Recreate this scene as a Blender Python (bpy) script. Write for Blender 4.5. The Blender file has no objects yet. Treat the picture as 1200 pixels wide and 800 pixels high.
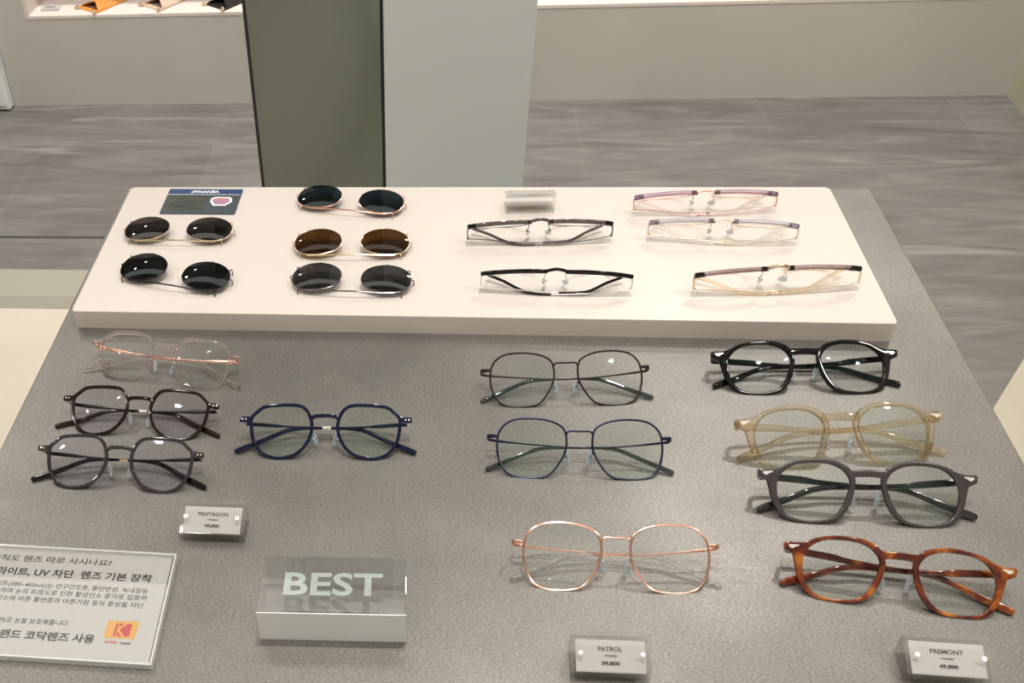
import bpy, bmesh, math, random
from mathutils import Vector, Matrix
random.seed(4)
S = bpy.context.scene
COL = S.collection
R = math.radians

# ------------------------------------------------------------------ helpers
def link_mesh(name, vs, fs, mat=None, parent=None, smooth=True, mats=None, midx=None):
    me = bpy.data.meshes.new(name)
    me.from_pydata([tuple(v) for v in vs], [], [tuple(f) for f in fs])
    me.update()
    bm = bmesh.new(); bm.from_mesh(me)
    bmesh.ops.recalc_face_normals(bm, faces=bm.faces[:])
    bm.to_mesh(me); bm.free()
    if mats:
        for m in mats: me.materials.append(m)
        if midx:
            for p, i in zip(me.polygons, midx): p.material_index = i
    elif mat: me.materials.append(mat)
    if smooth:
        for p in me.polygons: p.use_smooth = True
        try: me.set_sharp_from_angle(angle=R(42))
        except Exception: pass
    o = bpy.data.objects.new(name, me)
    COL.objects.link(o)
    if parent: o.parent = parent
    return o

class MB:
    """collects pieces that belong to ONE mesh"""
    def __init__(s): s.v = []; s.f = []; s.mi = []
    def add(s, vs, fs, mi=0):
        n = len(s.v); s.v += [tuple(v) for v in vs]; s.f += [tuple(i + n for i in f) for f in fs]; s.mi += [mi] * len(fs)
        return s
    def build(s, name, mat=None, parent=None, smooth=True, mats=None):
        return link_mesh(name, s.v, s.f, mat, parent, smooth, mats, s.mi if mats else None)

def empty(name, label=None, cat=None, group=None, mtx=None):
    o = bpy.data.objects.new(name, None); COL.objects.link(o)
    o.empty_display_size = .02
    if mtx is not None: o.matrix_world = mtx
    tag(o, label, cat, group)
    return o
def tag(o, label=None, cat=None, group=None, kind=None):
    if label: o['label'] = label
    if cat: o['category'] = cat
    if group: o['group'] = group
    if kind: o['kind'] = kind
    return o

def catmull(P, n=8, closed=True):
    out = []; N = len(P)
    P = [Vector(p) for p in P]
    rng = range(N) if closed else range(N - 1)
    for i in rng:
        if closed: p0, p1, p2, p3 = [P[(i + j - 1) % N] for j in range(4)]
        else: p0, p1, p2, p3 = P[max(i - 1, 0)], P[i], P[i + 1], P[min(i + 2, N - 1)]
        for k in range(n):
            t = k / n
            out.append(.5 * ((2 * p1) + (p2 - p0) * t + (2 * p0 - 5 * p1 + 4 * p2 - p3) * t * t + (3 * p1 - p0 - 3 * p2 + p3) * t ** 3))
    if not closed: out.append(P[-1].copy())
    return out

def sweep(path, prof, up=(0, 1, 0), closed=False, cap=True):
    """path: Vectors. prof: function(t)-> list of (a,b), a along side, b along up'. up fixed reference."""
    path = [Vector(p) for p in path]; n = len(path); up = Vector(up)
    vs = []; fs = []; m = None
    for i, p in enumerate(path):
        if closed: d = path[(i + 1) % n] - path[i - 1]
        else: d = path[min(i + 1, n - 1)] - path[max(i - 1, 0)]
        d.normalize()
        side = d.cross(up)
        if side.length < 1e-5: side = Vector((1, 0, 0))
        side.normalize(); b = side.cross(d).normalized()
        pr = prof(i / (n - 1 if not closed else n)); m = len(pr)
        for (x, y) in pr: vs.append(p + side * x + b * y)
    for i in range(n if closed else n - 1):
        j = (i + 1) % n
        for k in range(m):
            l = (k + 1) % m
            fs.append((i * m + k, i * m + l, j * m + l, j * m + k))
    if not closed and cap:
        fs.append(tuple(range(m))); fs.append(tuple((n - 1) * m + k for k in range(m)))
    return vs, fs

def circ(r, m=10, ry=None):
    ry = ry or r
    return [(r * math.cos(2 * math.pi * k / m), ry * math.sin(2 * math.pi * k / m)) for k in range(m)]
def rrect(w, h, b):
    w /= 2; h /= 2
    return [(-w + b, -h), (w - b, -h), (w - b * .3, -h + b * .3), (w, -h + b), (w, h - b), (w - b * .3, h - b * .3), (w - b, h), (-w + b, h), (-w + b * .3, h - b * .3), (-w, h - b), (-w, -h + b), (-w + b * .3, -h + b * .3)]

def box(x0, x1, y0, y1, z0, z1, b=0.0):
    """bevelled box (verts, faces)"""
    bm = bmesh.new()
    bmesh.ops.create_cube(bm, size=1)
    for v in bm.verts:
        v.co = Vector(((x0 + x1) / 2 + v.co.x * (x1 - x0), (y0 + y1) / 2 + v.co.y * (y1 - y0), (z0 + z1) / 2 + v.co.z * (z1 - z0)))
    if b > 0: bmesh.ops.bevel(bm, geom=bm.edges[:] , offset=b, segments=3, profile=.5, affect='EDGES')
    vs = [v.co.copy() for v in bm.verts]; fs = [[v.index for v in f.verts] for f in bm.faces]
    bm.verts.index_update()
    fs = [[v.index for v in f.verts] for f in bm.faces]
    bm.free(); return vs, fs

def ball(c, r, sy=1, sz=1, seg=10, ring=6, rot=None):
    vs = []; fs = []
    for i in range(ring + 1):
        th = math.pi * i / ring
        for j in range(seg):
            ph = 2 * math.pi * j / seg
            q = Vector((r * math.sin(th) * math.cos(ph), r * sy * math.cos(th), r * sz * math.sin(th) * math.sin(ph)))
            if rot: q = rot @ q
            vs.append(Vector(c) + q)
    for i in range(ring):
        for j in range(seg):
            k = (j + 1) % seg
            fs.append((i * seg + j, i * seg + k, (i + 1) * seg + k, (i + 1) * seg + j))
    return vs, fs

def prism(poly, z0, z1):
    n = len(poly)
    vs = [(x, y, z0) for x, y in poly] + [(x, y, z1) for x, y in poly]
    fs = [tuple(range(n))[::-1], tuple(range(n, 2 * n))] + [(i, (i + 1) % n, n + (i + 1) % n, n + i) for i in range(n)]
    return vs, fs

def text_mesh(name, body, size, mat, parent, mtx, align='LEFT', width=None, bold=0.0, shear=0.0, extrude=.00008, weight_parts=None):
    cu = bpy.data.curves.new(name, 'FONT'); cu.body = body; cu.size = size
    cu.align_x = align; cu.offset = bold; cu.shear = shear; cu.extrude = extrude; cu.resolution_u = 3
    o = bpy.data.objects.new(name, cu); COL.objects.link(o)
    bpy.context.view_layer.update()
    dg = bpy.context.evaluated_depsgraph_get()
    me = bpy.data.meshes.new_from_object(o.evaluated_get(dg))
    bpy.data.objects.remove(o); bpy.data.curves.remove(cu)
    xs = [v.co.x for v in me.vertices]
    if width and xs:
        k = width / (max(xs) - min(xs))
        x0 = {'LEFT': min(xs), 'RIGHT': max(xs), 'CENTER': (min(xs) + max(xs)) / 2}[align]
        for v in me.vertices: v.co.x = (v.co.x - x0) * k
    me.materials.clear(); me.materials.append(mat)
    t = bpy.data.objects.new(name, me); COL.objects.link(t)
    t.parent = parent; t.matrix_local = mtx
    return t

# ------------------------------------------------------------------ materials
def nmat(name):
    m = bpy.data.materials.new(name); m.use_nodes = True
    nt = m.node_tree; nt.nodes.clear()
    out = nt.nodes.new('ShaderNodeOutputMaterial')
    return m, nt, out
def principled(name, col, rough=.5, metal=0, coat=0, spec=.5, sss=0, emit=None):
    m, nt, out = nmat(name)
    b = nt.nodes.new('ShaderNodeBsdfPrincipled')
    b.inputs['Base Color'].default_value = (*col, 1); b.inputs['Roughness'].default_value = rough
    b.inputs['Metallic'].default_value = metal; b.inputs['Coat Weight'].default_value = coat
    b.inputs['Specular IOR Level'].default_value = spec
    nt.links.new(b.outputs[0], out.inputs[0])
    return m
def N(nt, t, **kw):
    n = nt.nodes.new(t)
    for k, v in kw.items():
        if k in n.inputs: n.inputs[k].default_value = v
        else: setattr(n, k, v)
    return n
def clear_mat(name, tint, body, fac, rough=.05, spec=.6, coat=.6, edge=.35):
    """translucent acetate / acrylic: part see-through, part glossy tinted plastic"""
    m, nt, out = nmat(name)
    tr = N(nt, 'ShaderNodeBsdfTransparent'); tr.inputs[0].default_value = (*tint, 1)
    p = N(nt, 'ShaderNodeBsdfPrincipled'); p.inputs['Base Color'].default_value = (*body, 1)
    p.inputs['Roughness'].default_value = rough; p.inputs['Coat Weight'].default_value = coat; p.inputs['Specular IOR Level'].default_value = spec
    g = N(nt, 'ShaderNodeBsdfGlossy'); g.inputs['Roughness'].default_value = rough
    mx = N(nt, 'ShaderNodeMixShader'); mx.inputs[0].default_value = fac
    nt.links.new(tr.outputs[0], mx.inputs[1]); nt.links.new(p.outputs[0], mx.inputs[2])
    lw = N(nt, 'ShaderNodeLayerWeight'); lw.inputs[0].default_value = .5
    def facing_curve(power, base, gain):
        pw = N(nt, 'ShaderNodeMath', operation='POWER'); pw.inputs[1].default_value = power
        nt.links.new(lw.outputs['Facing'], pw.inputs[0])
        ma = N(nt, 'ShaderNodeMath', operation='MULTIPLY_ADD', use_clamp=True); ma.inputs[1].default_value = gain; ma.inputs[2].default_value = base
        nt.links.new(pw.outputs[0], ma.inputs[0]); return ma
    nt.links.new(facing_curve(2.2, fac, edge).outputs[0], mx.inputs[0])
    mx2 = N(nt, 'ShaderNodeMixShader')
    nt.links.new(facing_curve(5, .04, .7).outputs[0], mx2.inputs[0]); nt.links.new(mx.outputs[0], mx2.inputs[1]); nt.links.new(g.outputs[0], mx2.inputs[2])
    nt.links.new(mx2.outputs[0], out.inputs[0])
    return m
def glassy_mat(name, tint, see=.45, rough=.03, ior=1.46, through=(.97, .97, .97)):
    """clear solid plastic: refracting, with part of the light passing straight"""
    m, nt, out = nmat(name)
    tr = N(nt, 'ShaderNodeBsdfTransparent'); tr.inputs[0].default_value = (*through, 1)
    g = N(nt, 'ShaderNodeBsdfGlass'); g.inputs['Color'].default_value = (*tint, 1); g.inputs['Roughness'].default_value = rough; g.inputs['IOR'].default_value = ior
    mx = N(nt, 'ShaderNodeMixShader'); mx.inputs[0].default_value = 1 - see
    nt.links.new(tr.outputs[0], mx.inputs[1]); nt.links.new(g.outputs[0], mx.inputs[2])
    nt.links.new(mx.outputs[0], out.inputs[0]); return m
def lens_mat(name, tint, refl, base=.03, rough=.02):
    m, nt, out = nmat(name)
    tr = N(nt, 'ShaderNodeBsdfTransparent'); tr.inputs[0].default_value = (*tint, 1)
    g = N(nt, 'ShaderNodeBsdfGlossy'); g.inputs['Roughness'].default_value = rough; g.inputs[0].default_value = (*refl, 1)
    lw = N(nt, 'ShaderNodeLayerWeight'); lw.inputs[0].default_value = .5
    pw = N(nt, 'ShaderNodeMath', operation='POWER'); pw.inputs[1].default_value = 4.5
    nt.links.new(lw.outputs['Facing'], pw.inputs[0])
    ad = N(nt, 'ShaderNodeMath', operation='MULTIPLY_ADD', use_clamp=True); ad.inputs[1].default_value = .3; ad.inputs[2].default_value = base
    nt.links.new(pw.outputs[0], ad.inputs[0])
    mx = N(nt, 'ShaderNodeMixShader')
    nt.links.new(ad.outputs[0], mx.inputs[0]); nt.links.new(tr.outputs[0], mx.inputs[1]); nt.links.new(g.outputs[0], mx.inputs[2])
    nt.links.new(mx.outputs[0], out.inputs[0])
    return m

def steel_mat():
    m, nt, out = nmat('brushed_steel')
    tc = N(nt, 'ShaderNodeTexCoord')
    def noise(scale, det, rough, mp):
        mpn = N(nt, 'ShaderNodeMapping'); mpn.inputs['Scale'].default_value = mp
        nt.links.new(tc.outputs['Object'], mpn.inputs[0])
        n = N(nt, 'ShaderNodeTexNoise'); n.inputs['Scale'].default_value = scale; n.inputs['Detail'].default_value = det; n.inputs['Roughness'].default_value = rough
        nt.links.new(mpn.outputs[0], n.inputs[0]); return n
    n1 = noise(900, 2, .6, (.5, 1, 1)); n2 = noise(9, 4, .6, (1, 1, 1)); n3 = noise(220, 2, .6, (.3, 1.2, 1))
    b = N(nt, 'ShaderNodeBsdfPrincipled'); b.inputs['Metallic'].default_value = .7; b.inputs['Specular IOR Level'].default_value = .5
    cr = N(nt, 'ShaderNodeValToRGB'); cr.color_ramp.elements[0].position = .3; cr.color_ramp.elements[1].position = .72
    cr.color_ramp.elements[0].color = (.165, .156, .146, 1); cr.color_ramp.elements[1].color = (.315, .30, .28, 1)
    nt.links.new(n1.outputs[0], cr.inputs[0])
    cr2 = N(nt, 'ShaderNodeValToRGB'); cr2.color_ramp.elements[0].color = (.85, .85, .85, 1); cr2.color_ramp.elements[1].color = (1.08, 1.08, 1.08, 1)
    cr2.color_ramp.elements[0].position = .35; cr2.color_ramp.elements[1].position = .65
    nt.links.new(n2.outputs[0], cr2.inputs[0])
    mm = N(nt, 'ShaderNodeMix', data_type='RGBA', blend_type='MULTIPLY'); mm.inputs[0].default_value = 1
    nt.links.new(cr.outputs[0], mm.inputs[6]); nt.links.new(cr2.outputs[0], mm.inputs[7])
    nt.links.new(mm.outputs[2], b.inputs['Base Color'])
    rr = N(nt, 'ShaderNodeMapRange'); rr.inputs['To Min'].default_value = .33; rr.inputs['To Max'].default_value = .47
    nt.links.new(n3.outputs[0], rr.inputs[0]); nt.links.new(rr.outputs[0], b.inputs['Roughness'])
    bp = N(nt, 'ShaderNodeBump'); bp.inputs['Strength'].default_value = .15; bp.inputs['Distance'].default_value = .0002
    nt.links.new(n1.outputs[0], bp.inputs['Height']); nt.links.new(bp.outputs[0], b.inputs['Normal'])
    nt.links.new(b.outputs[0], out.inputs[0]); return m

def floor_mat():
    m, nt, out = nmat('grey_stone_tile')
    tc = N(nt, 'ShaderNodeTexCoord')
    mp = N(nt, 'ShaderNodeMapping'); mp.inputs['Scale'].default_value = (1.0, 5.0, 1); mp.inputs['Rotation'].default_value = (0, 0, R(2))
    nt.links.new(tc.outputs['Object'], mp.inputs[0])
    n = N(nt, 'ShaderNodeTexNoise'); n.inputs['Scale'].default_value = 2.2; n.inputs['Detail'].default_value = 8; n.inputs['Roughness'].default_value = .62; n.inputs['Distortion'].default_value = 1.6
    nt.links.new(mp.outputs[0], n.inputs[0])
    cr = N(nt, 'ShaderNodeValToRGB'); e = cr.color_ramp.elements
    e[0].position = .28; e[0].color = (.108, .100, .093, 1); e[1].position = .75; e[1].color = (.22, .21, .20, 1)
    k = cr.color_ramp.elements.new(.5); k.color = (.153, .144, .136, 1)
    nt.links.new(n.outputs[0], cr.inputs[0])
    # pale veins
    mp2 = N(nt, 'ShaderNodeMapping'); mp2.inputs['Scale'].default_value = (.9, 9, 1)
    nt.links.new(tc.outputs['Object'], mp2.inputs[0])
    n2 = N(nt, 'ShaderNodeTexNoise'); n2.inputs['Scale'].default_value = 1.7; n2.inputs['Detail'].default_value = 5; n2.inputs['Distortion'].default_value = 1.4
    nt.links.new(mp2.outputs[0], n2.inputs[0])
    cr2 = N(nt, 'ShaderNodeValToRGB'); e = cr2.color_ramp.elements
    e[0].position = .60; e[0].color = (0, 0, 0, 1); e[1].position = .74; e[1].color = (.75, .75, .75, 1)
    nt.links.new(n2.outputs[0], cr2.inputs[0])
    mx = N(nt, 'ShaderNodeMix', data_type='RGBA'); mx.inputs[7].default_value = (.29, .28, .268, 1)
    nt.links.new(cr2.outputs[0], mx.inputs[0]); nt.links.new(cr.outputs[0], mx.inputs[6])
    # tile joints : brick texture, tiles .547 x 1.15
    mp3 = N(nt, 'ShaderNodeMapping'); mp3.inputs['Location'].default_value = (-.1825, .12, 0)
    nt.links.new(tc.outputs['Object'], mp3.inputs[0])
    br = N(nt, 'ShaderNodeTexBrick'); br.offset = 0; br.inputs['Scale'].default_value = 1
    br.inputs['Brick Width'].default_value = .547; br.inputs['Row Height'].default_value = 1.1; br.inputs['Mortar Size'].default_value = .003; br.inputs['Mortar Smooth'].default_value = .3
    br.inputs['Color1'].default_value = (1.05, 1.05, 1.05, 1); br.inputs['Color2'].default_value = (.9, .9, .9, 1); br.inputs['Mortar'].default_value = (1.10, 1.09, 1.08, 1)
    nt.links.new(mp3.outputs[0], br.inputs[0])
    mm = N(nt, 'ShaderNodeMix', data_type='RGBA', blend_type='MULTIPLY'); mm.inputs[0].default_value = 1
    nt.links.new(mx.outputs[2], mm.inputs[6]); nt.links.new(br.outputs[0], mm.inputs[7])
    b = N(nt, 'ShaderNodeBsdfPrincipled'); b.inputs['Roughness'].default_value = .5; b.inputs['Specular IOR Level'].default_value = .4
    nt.links.new(mm.outputs[2], b.inputs['Base Color']); nt.links.new(b.outputs[0], out.inputs[0]); return m

def mottled(name, c0, c1, scale=2.5, rough=.75, spec=.3, det=5, stretch=(1, 1, 1)):
    m, nt, out = nmat(name)
    tc = N(nt, 'ShaderNodeTexCoord'); mp = N(nt, 'ShaderNodeMapping'); mp.inputs['Scale'].default_value = stretch
    nt.links.new(tc.outputs['Object'], mp.inputs[0])
    n = N(nt, 'ShaderNodeTexNoise'); n.inputs['Scale'].default_value = scale; n.inputs['Detail'].default_value = det; n.inputs['Distortion'].default_value = .4
    nt.links.new(mp.outputs[0], n.inputs[0])
    cr = N(nt, 'ShaderNodeValToRGB'); e = cr.color_ramp.elements
    e[0].position = .3; e[0].color = (*c0, 1); e[1].position = .7; e[1].color = (*c1, 1)
    nt.links.new(n.outputs[0], cr.inputs[0])
    b = N(nt, 'ShaderNodeBsdfPrincipled'); b.inputs['Roughness'].default_value = rough; b.inputs['Specular IOR Level'].default_value = spec
    nt.links.new(cr.outputs[0], b.inputs['Base Color']); nt.links.new(b.outputs[0], out.inputs[0]); return m

def tortoise():
    m, nt, out = nmat('tortoiseshell_acetate')
    tc = N(nt, 'ShaderNodeTexCoord')
    n = N(nt, 'ShaderNodeTexNoise'); n.inputs['Scale'].default_value = 52; n.inputs['Detail'].default_value = 2.5; n.inputs['Distortion'].default_value = .5
    nt.links.new(tc.outputs['Object'], n.inputs[0])
    cr = N(nt, 'ShaderNodeValToRGB'); e = cr.color_ramp.elements
    e[0].position = .44; e[0].color = (.065, .007, .003, 1); e[1].position = .70; e[1].color = (.48, .17, .02, 1)
    k = e.new(.53); k.color = (.17, .026, .006, 1)
    nt.links.new(n.outputs[0], cr.inputs[0])
    b = N(nt, 'ShaderNodeBsdfPrincipled'); b.inputs['Roughness'].default_value = .14; b.inputs['Coat Weight'].default_value = .5
    nt.links.new(cr.outputs[0], b.inputs['Base Color']); nt.links.new(b.outputs[0], out.inputs[0]); return m

M = {}
M['steel'] = steel_mat(); M['floor'] = floor_mat()
M['wall'] = mottled('wall_plaster', (.475, .46, .425), (.54, .525, .485), 1.6, .85, .2, 5, (1, 1, .6))
M['wall_y'] = mottled('yellowish_plaster', (.42, .39, .29), (.50, .465, .36), 3, .85, .2, 5)
M['ceiling'] = principled('ceiling_paint', (.74, .73, .70), .9)
M['niche'] = principled('niche_paint', (.72, .64, .60), .7)
M['green'] = mottled('green_stone_panel', (.13, .145, .112), (.205, .222, .182), 5, .45, .45, 8, (1, 1, .45))
M['white_panel'] = principled('white_panel', (.60, .64, .64), .5)
M['black_trim'] = principled('black_trim', (.01, .01, .01), .5)
M['plinth'] = principled('cream_white_lacquer', (.655, .60, .56), .38, coat=0, spec=.3)
M['cream_tile'] = mottled('cream_floor_tile', (.52, .465, .39), (.55, .495, .42), 2, .35, .5)
M['olive_band'] = mottled('grey_green_floor_band', (.30, .285, .235), (.33, .315, .26), 2, .4, .5)
M['olive_band2'] = mottled('olive_floor_band', (.25, .24, .195), (.28, .265, .22), 2, .4, .5)
M['beige_tile'] = mottled('beige_floor_tile', (.40, .36, .29), (.45, .41, .335), 2, .45, .4)
M['joint'] = principled('dark_tile_joint', (.045, .042, .038), .8)
M['white'] = principled('white_paint', (.75, .77, .78), .4)
# eyewear
M['black_ac'] = principled('black_acetate', (.004, .004, .005), .07, coat=.1, spec=.28)
M['brown_ac'] = principled('dark_brown_acetate', (.014, .005, .004), .08, coat=.1, spec=.32)
M['grey_ac'] = clear_mat('smoky_grey_acetate', (.25, .24, .27), (.03, .03, .036), .7, .08, spec=.3, coat=.1)
M['plum_ac'] = clear_mat('matte_plum_grey_acetate', (.22, .20, .22), (.06, .048, .052), .8, .22, spec=.3, coat=.1)
M['navy_ac'] = principled('navy_acetate', (.004, .007, .032), .08, coat=.1, spec=.3)
M['pink_ac'] = glassy_mat('pale_pink_crystal_acetate', (1, .95, .95), .15, .02, 1.49, (.98, .95, .95))
M['amber_ac'] = glassy_mat('champagne_crystal_acetate', (.985, .925, .82), .35, .02, 1.47, (.965, .91, .81))
M['tortoise'] = tortoise()
M['clear'] = clear_mat('clear_silicone', (.86, .91, .94), (.55, .64, .70), .30, .08)
M['clear_tip'] = glassy_mat('clear_plastic_tip', (1, 1, .99), .3, .02, 1.47)
M['green_tip'] = clear_mat('dark_green_clear_tip', (.30, .36, .35), (.03, .05, .05), .55, .06)
M['lilac_ac'] = glassy_mat('lilac_crystal_acetate', (.88, .82, .93), .4, .03, 1.45, (.80, .74, .84))
M['ice_ac'] = glassy_mat('ice_blue_crystal_acetate', (.90, .92, 1), .4, .03, 1.45, (.86, .88, .96))
M['plumclear_ac'] = glassy_mat('mauve_crystal_acetate', (.72, .66, .70), .35, .03, 1.45, (.66, .60, .64))
M['mink_ac'] = principled('mink_brown_acetate', (.085, .065, .062), .12, coat=.5)
M['black_m'] = principled('black_metal', (.012, .010, .012), .28, .6)
M['brown_m'] = principled('brown_black_metal', (.03, .018, .018), .3, .7)
M['navy_m'] = principled('navy_metal', (.012, .016, .045), .3, .6)
M['rose_m'] = principled('rose_gold_metal', (.86, .50, .40), .2, 1)
M['pink_m'] = principled('pink_gold_metal', (.90, .56, .46), .25, 1)
M['gold_m'] = principled('pale_gold_metal', (.82, .66, .46), .2, 1)
M['silver_m'] = principled('silver_metal', (.86, .83, .80), .28, 1)
M['gun_m'] = principled('gunmetal', (.13, .12, .12), .25, 1)
M['lens'] = lens_mat('clear_lens', (.965, .975, .97), (.62, .95, .85), .004)
M['lens_v'] = lens_mat('violet_coated_lens', (.945, .94, .965), (.75, .78, 1.0), .009)
M['lens_g'] = lens_mat('green_coated_lens', (.945, .965, .95), (.55, .95, .75), .008)
M['demo'] = lens_mat('bare_demo_lens', (.99, .99, .99), (1, 1, 1), .01)
M['sun_black'] = lens_mat('black_sun_lens', (.15, .145, .14), (1, .96, .93), .045)
M['sun_deep'] = lens_mat('deep_black_sun_lens', (.07, .07, .075), (.9, .95, 1), .035)
M['sun_grey'] = lens_mat('grey_sun_lens', (.22, .215, .225), (1, 1, 1), .04)
M['sun_blue'] = lens_mat('blue_black_sun_lens', (.09, .13, .16), (.85, 1, 1), .03)
M['sun_brown'] = lens_mat('brown_sun_lens', (.27, .175, .08), (1, .9, .8), .03)
# signs
M['acrylic'] = glassy_mat('clear_acrylic', (.98, .99, .985), .72, .01, 1.45, (.99, .99, .988))
M['acrylic_edge'] = clear_mat('acrylic_cut_edge', (.93, .94, .93), (.95, .96, .95), .55, .1)
M['frosted'] = clear_mat('reflection_white_acrylic', (.9, .92, .93), (.93, .96, .97), .85, .35)  # whitened body stands in for light reflected off the block's front
M['frost_letter'] = clear_mat('frosted_engraving', (.6, .64, .65), (.58, .66, .67), .62, .4)
M['acrylic_flat'] = clear_mat('clear_acrylic_sheet', (.985, .985, .98), (.9, .92, .92), .02, .02, edge=.3)
M['rivet_m'] = principled('bright_rivet_metal', (.85, .80, .77), .38, .5)
M['paper'] = principled('white_paper', (.45, .44, .43), .6)
M['ink'] = principled('black_ink', (.012, .012, .014), .6)
M['tag_bg'] = principled('grey_print_paper', (.50, .485, .48), .5)
M['card_navy'] = principled('navy_card', (.020, .045, .15), .35)
M['card_dark'] = principled('slate_card', (.045, .065, .08), .35)
M['card_green'] = mottled('green_landscape_print', (.012, .03, .022), (.075, .08, .062), 45, .35, .5, 3, (1, 3, 1))
M['card_white'] = principled('white_print', (.75, .77, .80), .5)
M['card_red'] = mottled('red_blue_print', (.55, .20, .15), (.25, .22, .45), 70, .5)
M['yellow'] = principled('yellow_print', (.62, .33, .055), .55)
M['red'] = principled('red_print', (.48, .022, .028), .55)
M['mirror'] = lens_mat('polished_back_face', (.97, .97, .97), (.80, .82, .84), .28)
M['orange_l'] = principled('orange_leather', (.72, .29, .06), .5)
M['beige_l'] = principled('beige_leather', (.62, .47, .37), .55)
M['black_l'] = principled('black_leather', (.010, .009, .009), .5)
M['orange_d'] = principled('dark_lining', (.12, .05, .02), .8)
M['beige_d'] = principled('taupe_lining', (.12, .08, .065), .8)

# ------------------------------------------------------------------ room
FZ = -.85; CZ = 1.75; WY = 2.365; XL = -2.3; XR = 1.995; YF = -3.2
def struct(name, vs_fs, m, b=None):
    o = link_mesh(name, vs_fs[0], vs_fs[1], m, None, False); o['kind'] = 'structure'; return o
struct('floor', box(XL - .1, XR + .1, YF - .1, WY + .4, FZ - .1, FZ), M['floor'])
struct('ceiling', box(XL - .1, XR + .1, YF - .1, WY + .4, CZ, CZ + .1), M['ceiling'])
struct('wall_left', box(XL - .1, XL, YF, WY + .4, FZ, CZ), M['wall'])
struct('wall_right', box(XR, XR + .1, YF, WY + .4, FZ, CZ), M['wall_y'])
struct('wall_front', box(XL, XR, YF - .1, YF, FZ, CZ), M['ceiling'])
NZ = -.557; NT = -.12; NX = -.977
mb = MB()
mb.add(*box(XL, XR, WY, WY + .3, FZ, NZ - .012))
mb.add(*box(XL, NX - .012, WY, WY + .3, NZ - .012, NT))
mb.add(*box(XL, XR, WY, WY + .3, NT, CZ))
o = mb.build('wall_back', M['wall'], None, False); o['kind'] = 'structure'
mb = MB()   # liner of the long wall niche
mb.add(*box(NX - .012, XR, WY - .001, WY + .29, NZ - .012, NZ, .002))
mb.add(*box(NX - .012, NX, WY - .001, WY + .29, NZ, NT))
mb.add(*box(NX, XR, WY + .28, WY + .29, NZ, NT))
o = mb.build('trim_1', M['niche'], None, False); o['kind'] = 'structure'
# floor inlays in paler tones
def inlay(name, poly, m, h=.0015):
    o = struct(name, prism(poly, FZ - .004, FZ + h), m); return o
inlay('trim_2', [(XL, -3), (.2, -3), (.2, 1.209), (XL, 1.209)], M['cream_tile'])
inlay('trim_3', [(XL, 1.209), (.2, 1.209), (.2, 1.263), (XL, 1.263)], M['olive_band2'])  # two olive bands, darker than the cream zone in front
inlay('trim_4', [(XL, 1.263), (.2, 1.263), (.2, 1.383), (XL, 1.383)], M['olive_band'])
inlay('trim_5', [(.9, .127), (.9, -3), (XR, -3), (XR, 1.670)], M['beige_tile'])
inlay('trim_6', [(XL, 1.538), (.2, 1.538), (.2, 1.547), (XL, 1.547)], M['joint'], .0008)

# white cabinet standing against the back wall at far left
cab = empty('wall_cabinet', 'white cabinet standing against the back wall at the far left edge', 'cabinet', mtx=Matrix.Translation((-1.35, 2.325, FZ)))
mb = MB().add(*box(-.24, .246, 0, .038, .004, 1.9, .004)); mb.build('body', M['white'], cab, False)
mb = MB().add(*box(-.236, .236, -.009, -.001, .02, 1.87, .003)); mb.build('door', M['white'], cab, False)
mb = MB().add(*box(-.23, .24, .004, .036, 0, .004)); mb.build('base', M['black_trim'], cab, False)

# ------------------------------------------------------------------ display column behind the table
colm = empty('display_column', 'tall column behind the table, half grey-green stone and half white panel', 'column', mtx=Matrix.Translation((.24, 1.0, FZ)))
H = CZ - FZ - .002
MB().add(*box(-.243, -.011, 0, .06, 0, H, .002)).build('stone_panel', M['green'], colm, False)
MB().add(*box(-.006, .252, -.002, .16, 0, H, .003)).build('white_panel', M['white_panel'], colm, False)
mb = MB().add(*box(-.0095, -.006, .0, .058, 0, H)); mb.add(*box(-.249, -.243, .002, .06, 0, H)); mb.build('black_joint', M['black_trim'], colm, False)
MB().add(*box(-.24, -.012, .062, .16, 0, H)).build('core', M['white_panel'], colm, False)

# ------------------------------------------------------------------ table and plinth
tb = empty('display_table', 'wide display table with brushed grey steel top', 'table', mtx=Matrix.Translation((.394, -.12, FZ)))
TX0, TX1, TY0, TY1 = -.016, .8043, -.52, .272
tt = link_mesh('table_top', *box(TX0 - .394, TX1 - .394, TY0 + .12, TY1 + .12, -FZ - .03, -FZ, .0012), M['steel'], tb, False)
mb = MB().add(*box(TX0 + .02 - .394, TX1 - .02 - .394, TY0 + .14, TY1 + .10, .06, -FZ - .0301, .002)); mb.build('body', M['white'], tb, False)
mb = MB().add(*box(TX0 + .05 - .394, TX1 - .05 - .394, TY0 + .17, TY1 + .07, 0, .06)); mb.build('toe_kick', M['black_trim'], tb, False)

PH = .0195
# slab: rounded corners in plan
def rounded_slab(x0, x1, y0, y1, z0, z1, r, b):
    bm = bmesh.new()
    pts = []
    for cx, cy, a0 in ((x1 - r, y1 - r, 0), (x0 + r, y1 - r, 90), (x0 + r, y0 + r, 180), (x1 - r, y0 + r, 270)):
        for k in range(7):
            a = R(a0 + 15 * k); pts.append((cx + r * math.cos(a), cy + r * math.sin(a)))
    lo = [bm.verts.new((x, y, z0)) for x, y in pts]; hi = [bm.verts.new((x, y, z1)) for x, y in pts]
    n = len(pts); bm.faces.new(lo[::-1]); top = bm.faces.new(hi)
    for i in range(n): bm.faces.new((lo[i], lo[(i + 1) % n], hi[(i + 1) % n], hi[i]))
    bmesh.ops.bevel(bm, geom=top.edges[:], offset=b, segments=3, profile=.5, affect='EDGES')
    bm.verts.index_update()
    vs = [v.co.copy() for v in bm.verts]; fs = [[v.index for v in f.verts] for f in bm.faces]; bm.free(); return vs, fs
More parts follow.
